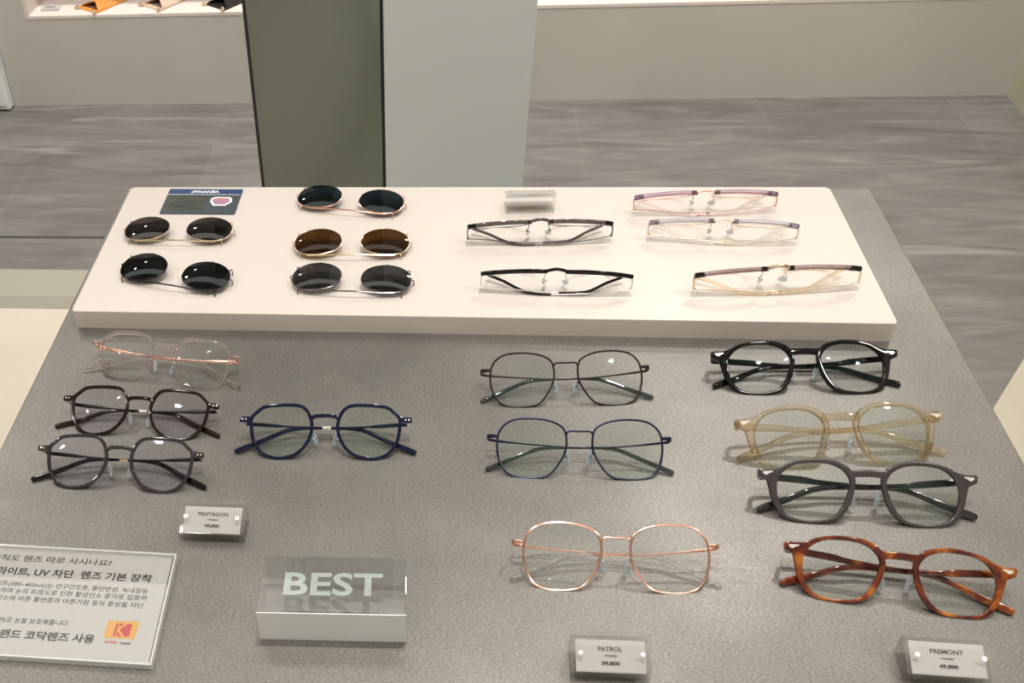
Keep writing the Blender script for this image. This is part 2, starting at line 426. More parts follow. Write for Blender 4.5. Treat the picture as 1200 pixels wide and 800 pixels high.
pl = link_mesh('display_plinth', *rounded_slab(0, .75, 0, .2388, 0, PH, .004, .0012), M['plinth'], None, True)
tag(pl, 'low cream white slab lying on the back half of the steel table', 'plinth')

# ------------------------------------------------------------------ eyewear
K = .0006
def wrap(p):   # mm -> m with the frame's face curve
    return Vector((p[0] * .001, p[1] * .001, (p[2] - K * p[0] * p[0]) * .001))
def frame_matrix(x, y, yaw, lean, s, z0=0.0):
    a = R(yaw); l = R(lean)
    u = Vector((math.cos(a), math.sin(a), 0)); h = Vector((-math.sin(a), math.cos(a), 0))
    v = Vector((0, 0, math.cos(l))) + h * math.sin(l); w = u.cross(v)
    m = Matrix((u, v, w)).transposed().to_4x4()
    m = Matrix.Translation((x, y, z0)) @ m @ Matrix.Scale(s, 4)
    return m

def mirror(P, s): return [(s * p[0],) + tuple(p[1:]) for p in P]
def offset_in(C, d):
    n = len(C); out = []
    cx = sum(p[0] for p in C) / n; cy = sum(p[1] for p in C) / n
    for i in range(n):
        t = Vector(C[(i + 1) % n]) - Vector(C[i - 1]); nn = Vector((-t[1], t[0])).normalized()
        q = Vector(C[i])
        if (Vector((cx, cy)) - q).dot(nn) < 0: nn = -nn
        out.append(q + nn * d)
    return out
def ring(mb, outer, inner, t, side, b=.6, mi=0):
    """acetate rim between two matched contours, thickness t (mm)"""
    n = len(outer); h = t / 2
    prof = [(0, -h + b), (0, h - b), (.08, h - b * .3), (.22, h), (.78, h), (.92, h - b * .3), (1, h - b), (1, -h + b), (.92, -h + b * .3), (.78, -h), (.22, -h), (.08, -h + b * .3)]
    m = len(prof); vs = []; fs = []
    for i in range(n):
        o = Vector(outer[i]); q = Vector(inner[i])
        for a, w in prof:
            p = o.lerp(q, a); vs.append(wrap((side * p[0], p[1], w)))
    for i in range(n):
        j = (i + 1) % n
        for k in range(m):
            l = (k + 1) % m; fs.append((i * m + k, i * m + l, j * m + l, j * m + k))
    mb.add(vs, fs, mi)
def lens(parent, C, side, mat, bulge=2.2, th=1.0, w0=0.0, name='lens'):
    n = len(C); cx = sum(p[0] for p in C) / n; cy = sum(p[1] for p in C) / n
    vs = []; fs = []; rings = [1, .85, .7, .55, .4, .25, .12]
    for f, z in ((1, th / 2), (-1, -th / 2)):
        base = len(vs)
        for r in rings:
            for p in C:
                vs.append(wrap((side * (cx + (p[0] - cx) * r), cy + (p[1] - cy) * r, w0 + z + bulge * (1 - r * r))))
        vs.append(wrap((side * cx, cy, w0 + z + bulge)))
        for i in range(len(rings) - 1):
            for k in range(n):
                l = (k + 1) % n
                fs.append((base + i * n + k, base + i * n + l, base + (i + 1) * n + l, base + (i + 1) * n + k))
        c = len(vs) - 1; lb = base + (len(rings) - 1) * n
        for k in range(n): fs.append((lb + k, lb + (k + 1) % n, c))
    half = len(vs) // 2
    for k in range(n): fs.append((k, (k + 1) % n, half + (k + 1) % n, half + k))
    o = link_mesh(name, vs, fs, mat, parent, True)
    return o
def tube(mb, pts, r, n=6, m=8, closed=False, up=(0, 0, 1), smooth_path=True, mi=0, wrapit=True, ry=None):
    P = catmull(pts, n, closed) if smooth_path else [Vector(p) for p in pts]
    P = [wrap(p) if wrapit else Vector(p) * .001 for p in P]
    pr = circ(r * .001, m, (ry or r) * .001)
    mb.add(*sweep(P, lambda t: pr, up, closed), mi)
def strip(mb, pts, wh, up=(0, 1, 0), n=8, mi=0, round_=.35, wr=True):
    """pts (u,v,w) mm; wh: list of (t, thickness, height) mm along the path, rounded rectangle"""
    P = [wrap(p) if wr else Vector(p) * .001 for p in catmull(pts, n, False)]
    def pr(t):
        for i in range(len(wh) - 1):
            if t <= wh[i + 1][0] + 1e-9:
                k = (t - wh[i][0]) / max(1e-6, wh[i + 1][0] - wh[i][0]); k = max(0, min(1, k))
                a = wh[i][1] + (wh[i + 1][1] - wh[i][1]) * k; b = wh[i][2] + (wh[i + 1][2] - wh[i][2]) * k
                break
        return rrect(a * .001, b * .001, min(a, b) * round_ * .001)
    mb.add(*sweep(P, pr, up, False), mi)

PATROL = [(9.2,30),(10.8,39.6),(16.8,45),(26.5,48.2),(39,49.3),(50.5,48.2),(58.3,44.3),(63.2,37.5),(64.8,28.2),(64,18.5),(61.3,10.6),(56.5,4.3),(49,1),(39,0.2),(27.5,1.4),(21,4.9),(15,12.8),(10.5,21.5)]
PENT = [(9.2,27.3),(10.6,35),(14.5,42),(21.5,45.9),(37,46.3),(50.5,44.8),(57,40.5),(62,35),(62.2,26),(60,15),(54,6),(46,1.2),(36.8,0),(24.5,2.8),(16.3,9),(11,18)]
FREI = [(13,26.5),(13.2,33.8),(18.5,40.3),(28,44),(42,44.2),(53,41.5),(61,34),(63,25),(61,13.5),(55,5.5),(45,2.3),(35,2.5),(25,5),(18,13)]
FREO = [(9.3,27),(9.6,35.5),(15,43.2),(26.5,47.3),(42,47.4),(54,44.6),(61,41),(67,39.4),(75.3,39.2),(75.8,36),(75.3,33.2),(70.2,31),(68.6,26),(66,15),(61,6),(53,.8),(41,-.2),(30,.4),(20,4.5),(13,14)]
CLIP = [(10,18),(12,27),(19,34),(31,38),(44,36.5),(54,30),(58,21),(57,11),(52,3.5),(42,0),(30,0),(18,4),(11.5,11)]

def radial(C, cen, n=168):
    """resample a star shaped closed contour by angle around cen"""
    D = [(math.atan2(p[1] - cen[1], p[0] - cen[0]), p) for p in C]
    out = []
    for k in range(n):
        a = -math.pi + 2 * math.pi * (k + .5) / n
        d = Vector((math.cos(a), math.sin(a))); best = None
        for i in range(len(C)):
            p = Vector(C[i][:2]) - Vector(cen); q = Vector(C[(i + 1) % len(C)][:2]) - Vector(cen)
            e = q - p; den = d.x * e.y - d.y * e.x
            if abs(den) < 1e-9: continue
            t = (p.x * e.y - p.y * e.x) / den; s = (p.x * d.y - p.y * d.x) / den
            if t > 0 and -1e-6 <= s <= 1 + 1e-6 and (best is None or t > best): best = t
        out.append(Vector(cen) + d * best)
    return out

def nose_pad(parent, side, metal, arm_from, c=(8.6, 19, -6.5)):
    mb = MB()
    rot = Matrix.Rotation(R(-side * 14), 3, 'Z') @ Matrix.Rotation(R(side * 38), 3, 'Y')
    vs, fs = ball((0, 0, 0), 3.0, 2.1, .52, 12, 8, rot)
    mb.add([wrap(v + Vector((side * c[0], c[1], c[2]))) for v in vs], fs)
    pad = mb.build('nose_pad', M['clear'], parent)
    mb = MB()
    a = arm_from
    tube(mb, [(side * a[0], a[1], a[2]), (side * (a[0] - .3), a[1] - .3, -4), (side * (c[0] + 2.8), c[1] + 2.5, -7.6), (side * (c[0] + 1), c[1] + .4, -6.9)], .45, 5, 6)
    vs, fs = ball((side * (c[0] + .9), c[1], -6.6), 1.2, 1, .6, 8, 5); mb.add([wrap(v) for v in vs], fs)
    mb.build('pad_arm', metal, pad)

def tip_w(v, lean, hh=1.8):
    # depth behind the front at which a tip of half height hh just rests on the table
    l = R(lean); return -max(1.5, (v * math.cos(l) - hh * math.cos(l) - .6) / math.sin(l))

G_T = 'folded eyeglasses standing on the steel table'
G_C = 'clip-on sunglass lenses on the cream slab'
G_B = 'folded eyeglasses on the cream slab'

def patrol(pose, label, metal, tipm, lensm):
    root = empty('eyeglasses', label, 'eyeglasses', G_T, frame_matrix(*pose))
    C = catmull(PATROL, 6)
    Cc = [(p[0], p[1]) for p in C]
    cin = offset_in(Cc, .75)
    mb = MB()
    for s in (-1, 1): tube(mb, [(s * p[0], p[1], 0) for p in cin], .85, 1, 8, True, smooth_path=False)
    tube(mb, [(-10.2, 36.2, .1), (-9.4, 37.6, .7), (-7.4, 38.6, 1), (0, 38.5, 1.2), (7.4, 38.6, 1), (9.4, 37.6, .7), (10.2, 36.2, .1)], .8, 5, 8)
    mb.build('front_frame', metal, root)
    for s in (-1, 1):
        lens(root, offset_in(Cc, 1.2), s, lensm)
        mb = MB()
        strip(mb, [(s * 63.6, 34.2, -.2), (s * 67, 34.3, .3), (s * 70.3, 34.2, -.8), (s * 71.3, 34.0, -4.5), (s * 70.6, 33.2, -8.5)], [(0, 1.3, 2.2), (.3, 1.3, 3.4), (1, 1.4, 3.2)])
        mb.build('end_piece', metal, root)
        nose_pad(root, s, metal, (11.2, 24, -.5))
    for s in (-1, 1):
        dz = -1.5 if s < 0 else 1.0; dv = 0 if s < 0 else -.8
        mb = MB()
        strip(mb, [(s * 70.2, 32.6, -11.3), (s * 62, 31.4, -11.6 + dz * .6), (s * 36, 29.2 + dv, -11.5 + dz), (s * 8, 27.6 + dv, -12.2 + dz), (-s * 14, 27.4 + dv, -12 + dz)],
              [(0, 1.0, 2.6), (.12, 1.0, 2.2), (.3, 1.0, 1.9), (.45, 1.0, 1.3), (1, 1.0, 1.2)], wr=False)
        t = mb.build('temple', metal, root)
        mb = MB()
        strip(mb, [(-s * 9, 27.4 + dv, -12 + dz), (-s * 24, 26.9 + dv, -11.6 + dz), (-s * 35, 24.6 + dv, -10.5 + dz), (-s * 54, 15.5, -7.2), (-s * 73, 7.2, tip_w(7.2, pose[3]))],
              [(0, 1.8, 2.0), (.35, 2.4, 3.2), (.93, 2.7, 4.0), (.985, 2.4, 3.4), (1, 1.6, 2.0)], round_=.45, wr=False)
        mb.build('temple_tip', tipm, t)
    return root

def pent(pose, label, front, metal, tipm, lensm, dots):
    root = empty('eyeglasses', label, 'eyeglasses', G_T, frame_matrix(*pose))
    C = [(p[0], p[1]) for p in catmull(PENT, 6)]
    inn = offset_in(C, 2.7)
    mb = MB()
    for s in (-1, 1):
        ring(mb, C, inn, 3.2, s)
        strip(mb, [(s * 60.2, 34.2, 0), (s * 64, 33.6, .2), (s * 68.3, 33.3, .1), (s * 70.4, 33.2, -.3)], [(0, 2.8, 4.6), (1, 3.0, 4.6)], round_=.22)
    strip(mb, [(-11.8, 33.6, 0), (-8.6, 35.6, .5), (-4, 36.2, .9), (4, 36.2, .9), (8.6, 35.6, .5), (11.8, 33.6, 0)], [(0, 3.2, 3.6), (.5, 3.0, 3.2), (1, 3.2, 3.6)])
    fr = mb.build('front_frame', front, root)
    for s in (-1, 1):
        lens(root, offset_in(C, 2.3), s, lensm)
        for k in (65.6, 68.4):
            mb = MB(); vs, fs = ball((s * k, 33.4, 1.75), .85, 1, .5, 10, 6); mb.add([wrap(v) for v in vs], fs); mb.build('rivet', dots, fr)
        mb = MB()
        strip(mb, [(s * 67, 31.6, -1.6), (s * 68, 31.4, -5), (s * 67.2, 31.2, -8.6)], [(0, 3.2, 2.6), (1, 2.2, 2.8)])
        mb.build('hinge', dots, root)
        nose_pad(root, s, dots, (11.8, 22, -1.5), (8.8, 18, -6.8))
    for s in (-1, 1):
        dz = -1.6 if s < 0 else 1.0; dv = 0 if s < 0 else -.4
        mb = MB()
        strip(mb, [(s * 66.8, 31.2, -11.2), (s * 60, 30.6, -11.6 + dz * .6), (s * 38, 29.4 + dv, -11.6 + dz), (s * 31, 29 + dv, -11.8 + dz), (s * 8, 28.3 + dv, -12.4 + dz), (-s * 10, 28 + dv, -12.4 + dz)],
              [(0, 1.2, 3.4), (.34, 1.2, 3.2), (.44, 1.1, 1.8), (1, 1.1, 1.5)], wr=False)
        t = mb.build('temple', metal, root)
        mb = MB()
        strip(mb, [(s * 4, 28.2 + dv, -12.4 + dz), (-s * 3, 28.1 + dv, -12.4 + dz)], [(0, 1.9, 2.4), (1, 1.9, 2.4)], wr=False)
        mb.build('collar', dots, t)
        mb = MB()
        strip(mb, [(-s * 2.5, 28.1 + dv, -12.4 + dz), (-s * 22, 27.4 + dv, -11.6 + dz), (-s * 34, 24.8 + dv, -10.5 + dz), (-s * 54, 15.2, -7.4), (-s * 74.5, 6.6, tip_w(6.6, pose[3], 2.2))],
              [(0, 1.9, 2.2), (.3, 2.5, 3.4), (.88, 3.0, 4.7), (.98, 2.7, 4.3), (1, 1.6, 2.6)], round_=.45, wr=False)
        mb.build('temple_tip', tipm, t)
    return root

def fremont(pose, label, front, tem, lensm):
    root = empty('eyeglasses', label, 'eyeglasses', G_T, frame_matrix(*pose))
    cen = (38, 24)
    inn = radial(catmull(FREI, 8), cen); out = radial(catmull(FREO, 8), cen)
    mb = MB()
    for s in (-1, 1): ring(mb, out, inn, 4.0, s, .7)
    strip(mb, [(-13, 37.2, 0), (-7, 37.6, .5), (0, 37.9, .7), (7, 37.6, .5), (13, 37.2, 0)], [(0, 3.6, 6.6), (.25, 3.4, 5.4), (.75, 3.4, 5.4), (1, 3.6, 6.6)], round_=.25)
    fr = mb.build('front_frame', front, root)
    for s in (-1, 1):
        lens(root, [tuple(Vector(p).lerp(Vector(q), .12)) for p, q in zip(inn, out)], s, lensm)
        # arrow-head shaped silver rivet
        P = [(66.2, 37.7), (72.8, 37.3), (73.2, 36.2), (71, 34.6), (69.6, 34.9), (68.6, 36.0), (66.4, 36.7)]
        vs, fs = prism([(s * a, b) for a, b in P], 1.7, 2.4)
        mb = MB().add([wrap(v) for v in vs], fs); mb.build('rivet', M['rivet_m'], fr, False)
        mb = MB()
        strip(mb, [(s * 72.8, 35.8, -1.6), (s * 73.4, 35.4, -5), (s * 72.4, 34.8, -9.6)], [(0, 2.6, 5.4), (1, 2.6, 5.0)])
        mb.build('end_piece', front, root)
        nose_pad(root, s, M['silver_m'], (11.6, 24, -1.8), (9.2, 19.5, -7.2))
    for s in (-1, 1):
        dz = -2.2 if s < 0 else 1.6; dv = 0 if s < 0 else -1.0
        mb = MB()
        strip(mb, [(s * 72, 34.6, -12.7), (s * 62, 34, -12.4 + dz * .5), (s * 40, 32.6 + dv, -12.2 + dz), (s * 30, 31.4 + dv, -12.8 + dz), (s * 5, 29.6 + dv, -13.4 + dz), (-s * 22, 28.6 + dv, -13 + dz), (-s * 37, 25.6 + dv, -11.4 + dz), (-s * 56, 16.6, -8.6), (-s * 76, 8.6, tip_w(8.6, pose[3], 2.6))],
              [(0, 2.4, 5.4), (.25, 2.6, 5.4), (.36, 2.4, 4.2), (.62, 2.6, 3.8), (.8, 3.0, 4.6), (.95, 3.3, 5.8), (.985, 3.0, 5.2), (1, 1.8, 3.0)], round_=.4, wr=False)
        t = mb.build('temple', tem, root)
        mb = MB()
        strip(mb, [(s * 71.4, 34.6, -12.4), (s * 67.5, 34.3, -12.5 + dz * .3)], [(0, 3.0, 3.2), (1, 3.0, 3.2)], wr=False)
        mb.build('hinge', M['silver_m'], t)
    return root

DEMO = [(8.6,28),(9.2,36),(13,41.2),(26,43.6),(40,44),(54,42.8),(62.5,38.4),(66,30),(65,19),(60,8.5),(51,2),(39,.4),(26,1.6),(17,7),(11,17)]
def browline(pose, label, bar, barend, bridge, wire, tem, tipm, padm, z0=PH + .0004):
    root = empty('eyeglasses', label, 'eyeglasses', G_B, frame_matrix(*pose, z0))
    C = [(p[0], p[1]) for p in catmull(DEMO, 6)]
    mb = MB()
    for s in (-1, 1):
        tube(mb, [(s * p[0], p[1], -.2) for p in offset_in(C, .4)], .5, 1, 6, True, smooth_path=False)
    mb.build('lens_rim', wire, root)
    for s in (-1, 1):
        lens(root, offset_in(C, .6), s, M['demo'], 1.6, .8)
        mb = MB()
        strip(mb, [(s * 9.4, 38.6, .3), (s * 14, 41.5, .3), (s * 27, 43.8, .4), (s * 42, 43.6, .4), (s * 56, 41.2, .4), (s * 66, 37.6, .2), (s * 71, 36, 0)],
              [(0, 3.9, 4.0), (.3, 4.3, 6.0), (.7, 4.3, 6.4), (1, 4.2, 5.4)], round_=.3)
        br = mb.build('brow_bar', bar, root)
        if barend:
            mb = MB()
            strip(mb, [(s * 9.2, 38.5, .3), (s * 11.2, 39.8, .3), (s * 13.4, 41.1, .3)], [(0, 4.3, 4.6), (1, 4.6, 5.8)], round_=.3)
            mb.build('bar_end', barend, br)
            mb = MB()
            strip(mb, [(s * 62.5, 39.0, .3), (s * 66.4, 37.5, .2), (s * 70, 36.4, .1)], [(0, 4.7, 6.6), (1, 4.7, 6.2)], round_=.3)
            mb.build('bar_end', barend, br)
        mb = MB()
        strip(mb, [(s * 70.2, 36, -.5), (s * 71.4, 35.8, -4), (s * 71.2, 35, -8), (s * 70.6, 34.2, -11.5)], [(0, 1.6, 3.6), (.5, 1.0, 2.8), (1, 1.6, 2.6)])
        vs, fs = ball((s * 70.5, 34.2, -11.2), 1.5, 1.2, .8, 8, 6); mb.add([wrap(v) for v in vs], fs)
        mb.build('end_piece', wire if barend is not None else tem, root)
        nose_pad(root, s, wire, (10.2, 30, -.6), (9.6, 24, -9))
    mb = MB()
    if bridge[1] > 1.2:
        strip(mb, [(-11, 38.8, .3), (-7.4, 42.6, 1.2), (-3.5, 44.4, 2.0), (0, 44.9, 2.3), (3.5, 44.4, 2.0), (7.4, 42.6, 1.2), (11, 38.8, .3)], [(0, 3.2, 3.4), (1, 3.2, 3.4)], round_=.4)
    else:
        strip(mb, [(-11, 40.5, .3), (-7, 41.6, .9), (0, 42.2, 1.2), (7, 41.6, .9), (11, 40.5, .3)], [(0, 1.5, 2.4), (1, 1.5, 2.4)], round_=.4)
    mb.build('bridge', bridge[0], root)
    for s in (-1, 1):
        dz = -.8 if s < 0 else .9
        mb = MB()
        strip(mb, [(s * 70.4, 34, -14.2), (s * 55, 33, -16.2 + dz), (s * 30, 32.2, -18.8 + dz), (s * 6, 31.6, -20.2 + dz), (-s * 6, 31.2, -20.4 + dz)], [(0, 1.0, 2.2), (.4, 1.0, 1.6), (1, 1.0, 1.2)], wr=False)
        t = mb.build('temple', tem, root)
        mb = MB()
        strip(mb, [(-s * 3.5, 31.3, -20.4 + dz), (-s * 20, 30.2, -19.8 + dz), (-s * 33, 26.8, -17), (-s * 50, 20.5, -8.6), (-s * 65.5, 15.5, -2.6)],
              [(0, 1.9, 1.9), (.3, 2.6, 2.8), (.9, 3.0, 3.4), (.98, 2.6, 3.0), (1, 1.5, 2.0)], round_=.45, wr=False)
        mb.build('temple_tip', tipm, t)
    return root

def clipon(pose, label, wire, sun):
    root = empty('clip_on_sunglasses', label, 'clip-on sunglasses', G_C, frame_matrix(*pose))
    C = [(p[0], p[1]) for p in catmull(CLIP, 6)]
    for s in (-1, 1):
        l = lens(root, C, s, sun, 2.6, 1.0)
        mb = MB()
        tube(mb, [(s * p[0], p[1], -.1) for p in C], .62, 1, 8, True, smooth_path=False)
        mb.build('rim', wire, l)
        for P in ([(s * 50, 1.8, -.2), (s * 50.6, -.6, -.2), (s * 50.8, -1.6, -2.2), (s * 50.6, -1.0, -5.2)],
                  [(s * 57.4, 19, -.2), (s * 60.2, 19.6, -.2), (s * 60.8, 20, -2.2), (s * 60.2, 20, -6.0)],
                  [(s * 53.2, 30.8, -.2), (s * 55.6, 32.6, -.2), (s * 56, 33, -2.5), (s * 55.4, 32.6, -6.4)]):
            mb = MB(); tube(mb, P, .55, 5, 7); vs, fs = ball(P[-1], .85, 1, 1, 8, 5); mb.add([wrap(v) for v in vs], fs)
            mb.build('prong', wire, root)
        mb = MB(); vs, fs = ball((s * 33, 38.3, 0), 1.0, 1, 1, 8, 5); mb.add([wrap(v) for v in vs], fs); mb.build('stud', wire, l)
    mb = MB()
    tube(mb, [(-44, -.6, -.6), (-30, -1.6, -.4), (-18, -2.4, .6), (-8, -3.0, 1.4), (8, -3.0, 1.4), (18, -2.4, .6), (30, -1.6, -.4), (44, -.6, -.6)], .75, 6, 8)
    mb.build('bridge_wire', wire, root)
    return root

patrol((.4630,-.1003,4.22,52,.997), 'black thin metal eyeglasses, rear pair of the two dark square ones in the middle', M['brown_m'], M['green_tip'], M['lens'])
patrol((.4665,-.1878,1.14,50,1.001), 'navy thin metal eyeglasses in front of the black metal pair, with clear grey tips', M['navy_m'], M['green_tip'], M['lens_g'])
patrol((.4837,-.2997,1.40,50.1,1.007), 'rose gold thin metal eyeglasses with clear tips, behind the front middle price block', M['rose_m'], M['clear_tip'], M['lens'])
pent((.1017,-.0845,-7.64,53,1.018), 'pale pink transparent eyeglasses with rose gold temples at the front left of the cream slab', M['pink_ac'], M['pink_m'], M['pink_ac'], M['lens'], M['rose_m'])
pent((.0976,-.1553,-2.46,58,.988), 'glossy dark brown eyeglasses between the pale pink pair and the smoky grey pair', M['brown_ac'], M['black_m'], M['brown_ac'], M['lens_v'], M['silver_m'])
pent((.0977,-.2188,-.94,52.7,.99), 'smoky grey round eyeglasses in front of the glossy dark brown pair', M['grey_ac'], M['black_m'], M['black_ac'], M['lens_v'], M['gold_m'])
pent((.2628,-.1745,1.87,49.7,1.009), 'navy blue acetate eyeglasses with silver dots, standing alone left of centre', M['navy_ac'], M['navy_m'], M['navy_ac'], M['lens_g'], M['silver_m'])
fremont((.6635,-.0759,2.83,57,1.008), 'thick glossy black eyeglasses nearest the cream slab on the right', M['black_ac'], M['black_ac'], M['lens'])
fremont((.6705,-.1634,5.8,50,1.05), 'champagne transparent eyeglasses between the black and the plum grey pairs', M['amber_ac'], M['amber_ac'], M['lens_g'])
fremont((.6716,-.2248,-.03,49.4,1.013), 'plum grey matte acetate eyeglasses behind the tortoiseshell pair', M['plum_ac'], M['grey_ac'], M['lens_g'])
fremont((.6688,-.3028,-6.62,52.3,.968), 'orange brown tortoiseshell eyeglasses behind the front right price block', M['tortoise'], M['tortoise'], M['lens'])

def facing_away(cx, cy, deg, width, lean=54):
    s = width * 1000 / 143
    a = R(deg)
    d = .040 * math.sin(R(lean)) * s
    return (cx - math.sin(a) * d, cy + math.cos(a) * d, 180 + deg, lean, s)
browline(facing_away(.447, .127, 3.0, .1415), 'mink brown browline eyeglasses behind the black browline pair', M['mink_ac'], M['black_ac'], (M['mink_ac'], 2), M['gun_m'], M['gun_m'], M['mink_ac'], None)
browline(facing_away(.458, .0406, -1.0, .1375), 'black browline eyeglasses with silver wire, front middle of the cream slab', M['black_ac'], None, (M['black_ac'], 2), M['silver_m'], M['silver_m'], M['black_ac'], None)
browline(facing_away(.654, .0466, 5.4, .148), 'mauve transparent browline eyeglasses with champagne temples, nearest the slab\'s front right corner', M['plumclear_ac'], M['black_ac'], (M['gold_m'], 1.5), M['gold_m'], M['gold_m'], M['amber_ac'], None)
browline(facing_away(.6135, .1848, 3.1, .1408), 'lilac transparent eyeglasses with rose gold temples at the rear right of the slab', M['lilac_ac'], M['plumclear_ac'], (M['rose_m'], 1), M['rose_m'], M['rose_m'], M['pink_ac'], None)
browline(facing_away(.6214, .1304, -2.4, .139), 'ice blue transparent eyeglasses with pale gold temples, just in front of the lilac pair', M['ice_ac'], M['plumclear_ac'], (M['gold_m'], 1), M['gold_m'], M['gold_m'], M['clear_tip'], None)

clipon((.2499,.1802,-8.96,82.0,.99,.0262), 'blue-black clip-on sun lenses with rose gold wire at the slab\'s rear edge', M['rose_m'], M['sun_blue'])
clipon((.2617,.0944,.77,81.0,.99,.0262), 'brown clip-on sun lenses with gold wire', M['gold_m'], M['sun_brown'])
clipon((.2660,.0312,-2.47,82.2,.985,.0262), 'grey clip-on sun lenses with gunmetal wire in front of the brown ones', M['gun_m'], M['sun_grey'])
clipon((.0772,.1187,-.66,83,.98,.0262), 'black clip-on sun lenses with pale gold wire in front of the printed card', M['gold_m'], M['sun_black'])
clipon((.0873,.0388,-12.72,80.7,.99,.0262), 'all black clip-on sun lenses with black wire at the front left of the slab', M['black_m'], M['sun_deep'])

# ------------------------------------------------------------------ price blocks (acrylic wedges)
WF, WB, WD, WW = .013, .0225, .0245, .0505
def price_block(x, y, yaw, label, lines, z0=0, dashes=False):
    """origin = middle of front bottom edge"""
    root = empty('price_sign', label, 'price sign', 'acrylic price blocks', Matrix.Translation((x, y, z0)) @ Matrix.Rotation(R(yaw), 4, 'Z'))
    w = WW / 2
    def wedge(z_lo_f, z_lo_b, z_hi_f, z_hi_b, x0, x1, y0, y1, bev=.0005):
        bm = bmesh.new()
        c = [bm.verts.new(p) for p in ((x0, y0, z_lo_f), (x1, y0, z_lo_f), (x1, y1, z_lo_b), (x0, y1, z_lo_b), (x0, y0, z_hi_f), (x1, y0, z_hi_f), (x1, y1, z_hi_b), (x0, y1, z_hi_b))]
        for f in ((3, 2, 1, 0), (4, 5, 6, 7), (0, 1, 5, 4), (1, 2, 6, 5), (2, 3, 7, 6), (3, 0, 4, 7)): bm.faces.new([c[i] for i in f])
        bmesh.ops.bevel(bm, geom=bm.edges[:], offset=bev, segments=2, profile=.5, affect='EDGES')
        bm.verts.index_update(); vs = [v.co.copy() for v in bm.verts]; fs = [[v.index for v in f.verts] for f in bm.faces]; bm.free(); return vs, fs
    sl = (WB - WF) / WD
    mb = MB().add(*wedge(0, 0, WF - .0045, WB - .0045, -w, w, .0008, WD)); mb.build('base_block', M['acrylic'], root, False)
    pp = MB().add(*wedge(WF - .0043, WB - .0053, WF - .0040, WB - .0050, -w + .003, w - .003, .0015, WD - .0035, .00005)); pp.build('price_tag', M['tag_bg'], root, False)
    mb = MB().add(*wedge(WF - .0038, WB - .0038, WF, WB, -w, w, 0, WD)); cov = mb.build('cover_plate', M['acrylic_flat'], root, False)
    ang = math.atan(sl)
    for s in (-1, 1):
        vs, fs = prism([(.0014 * math.cos(a * math.pi / 6), .0014 * math.sin(a * math.pi / 6)) for a in range(12)], 0, .0013)
        mt = Matrix.Translation((s * (w - .0055), WD * .42, WF + sl * WD * .42)) @ Matrix.Rotation(ang, 4, 'X')
        mb = MB().add([mt @ Vector(v) for v in vs], fs); mb.build('screw', M['silver_m'], root, False)
    tagp = [c for c in root.children if c.name.startswith('price_tag')][0]
    def at(yy, zz=-.0038): return Matrix.Translation((0, yy, WF + zz + sl * yy - .00012)) @ Matrix.Rotation(ang, 4, 'X')
    if dashes:
        for yy, segs in ((.0135, ((-.012, -.002), (.003, .013))), (.0110, ((-.004, .005),)), (.0075, ((-.017, -.010), (-.008, .001), (.003, .018)))):
            mb = MB()
            for a, b in segs:
                vs, fs = box(-b, -a, -.0005, .0005, 0, .0001); mb.add([at(yy) @ v for v in vs], fs)
            mb.build('print_line', M['ink'], tagp, False)
    else:
        for body, size, yy, wd, bold in lines:
            text_mesh('lettering', body, size, M['ink'], tagp, at(yy), 'CENTER', wd, bold)
    return root
def lines3(n, code, price, wn, wc, wp): return [(n, .0040, .0142, wn, .00011), (code, .0016, .0108, wc, .00003), (price, .0031, .0058, wp, .00011)]
price_block(.1868, -.2690, .1, 'clear acrylic price block in front of the smoky grey eyeglasses on the left', lines3('PENTAGON', 'VM0605', '49,800', .0235, .008, .0115))
price_block(.4722, -.3745, 1.2, 'clear acrylic price block reading 39,800 in front of the rose gold eyeglasses', lines3('PATROL', 'VM7025', '39,800', .0155, .008, .0115))
price_block(.6815, -.3628, -1.2, 'clear acrylic price block in front of the tortoiseshell eyeglasses', lines3('FREMONT', 'VM2007', '49,800', .0200, .008, .0115))
price_block(.4402, .2085, 182.5, 'clear acrylic price block on the rear edge of the cream slab, seen from behind', None, PH, True)

# ------------------------------------------------------------------ BEST block
bb = empty('acrylic_block', 'large clear acrylic block with frosted lettering BEST on the steel table', 'acrylic block',
           mtx=Matrix.Translation((.2879, -.3535, 0)) @ Matrix.Rotation(R(2.3), 4, 'Z'))
BW, BD, BH = .0506, .0495, .030
MB().add(*box(-BW, BW, .0009, BD, 0.0002, BH, .0006)).build('block', M['acrylic_flat'], bb, False)
MB().add(*box(-BW, BW, BD + .0001, BD + .0006, .0004, BH - .0003)).build('back_face', M['mirror'], bb, False)
MB().add(*box(-BW, BW, 0, .0008, 0.0002, BH - .0003)).build('front_face', M['frosted'], bb, False)  # pale plate: bright reflection of the front put into its colour
text_mesh('lettering', 'BEST', .0275, M['frost_letter'], bb, Matrix.Translation((-.0005, .0225, .0220)), 'CENTER', .0690, .0006, 0, .0003)

# ------------------------------------------------------------------ lens sign with Korean text
sg = empty('lens_sign', 'clear acrylic sheet sign with black Korean text at the front left table corner', 'sign', mtx=Matrix.Translation((0, 0, 0)))
def quad_slab(P, z0, z1):
    return prism(P, z0, z1)
TR, BR, TL, BL = (.1625, -.2864), (.1662, -.3855), (-.0100, -.2840), (-.0060, -.3848)
def ins(P, d):
    c = Vector((sum(p[0] for p in P) / 4, sum(p[1] for p in P) / 4))
    return [tuple(Vector(p) + (c - Vector(p)).normalized() * d) for p in P]
Q = [TL, TR, BR, BL][::-1]
MB().add(*quad_slab(Q, 0, .0024)).build('back_sheet', M['acrylic_flat'], sg, False)
MB().add(*quad_slab(ins(Q, .0022), .0024, .0028)).build('paper', M['paper'], sg, False)
MB().add(*quad_slab(Q, .0029, .0056)).build('front_sheet', M['acrylic_flat'], sg, False)
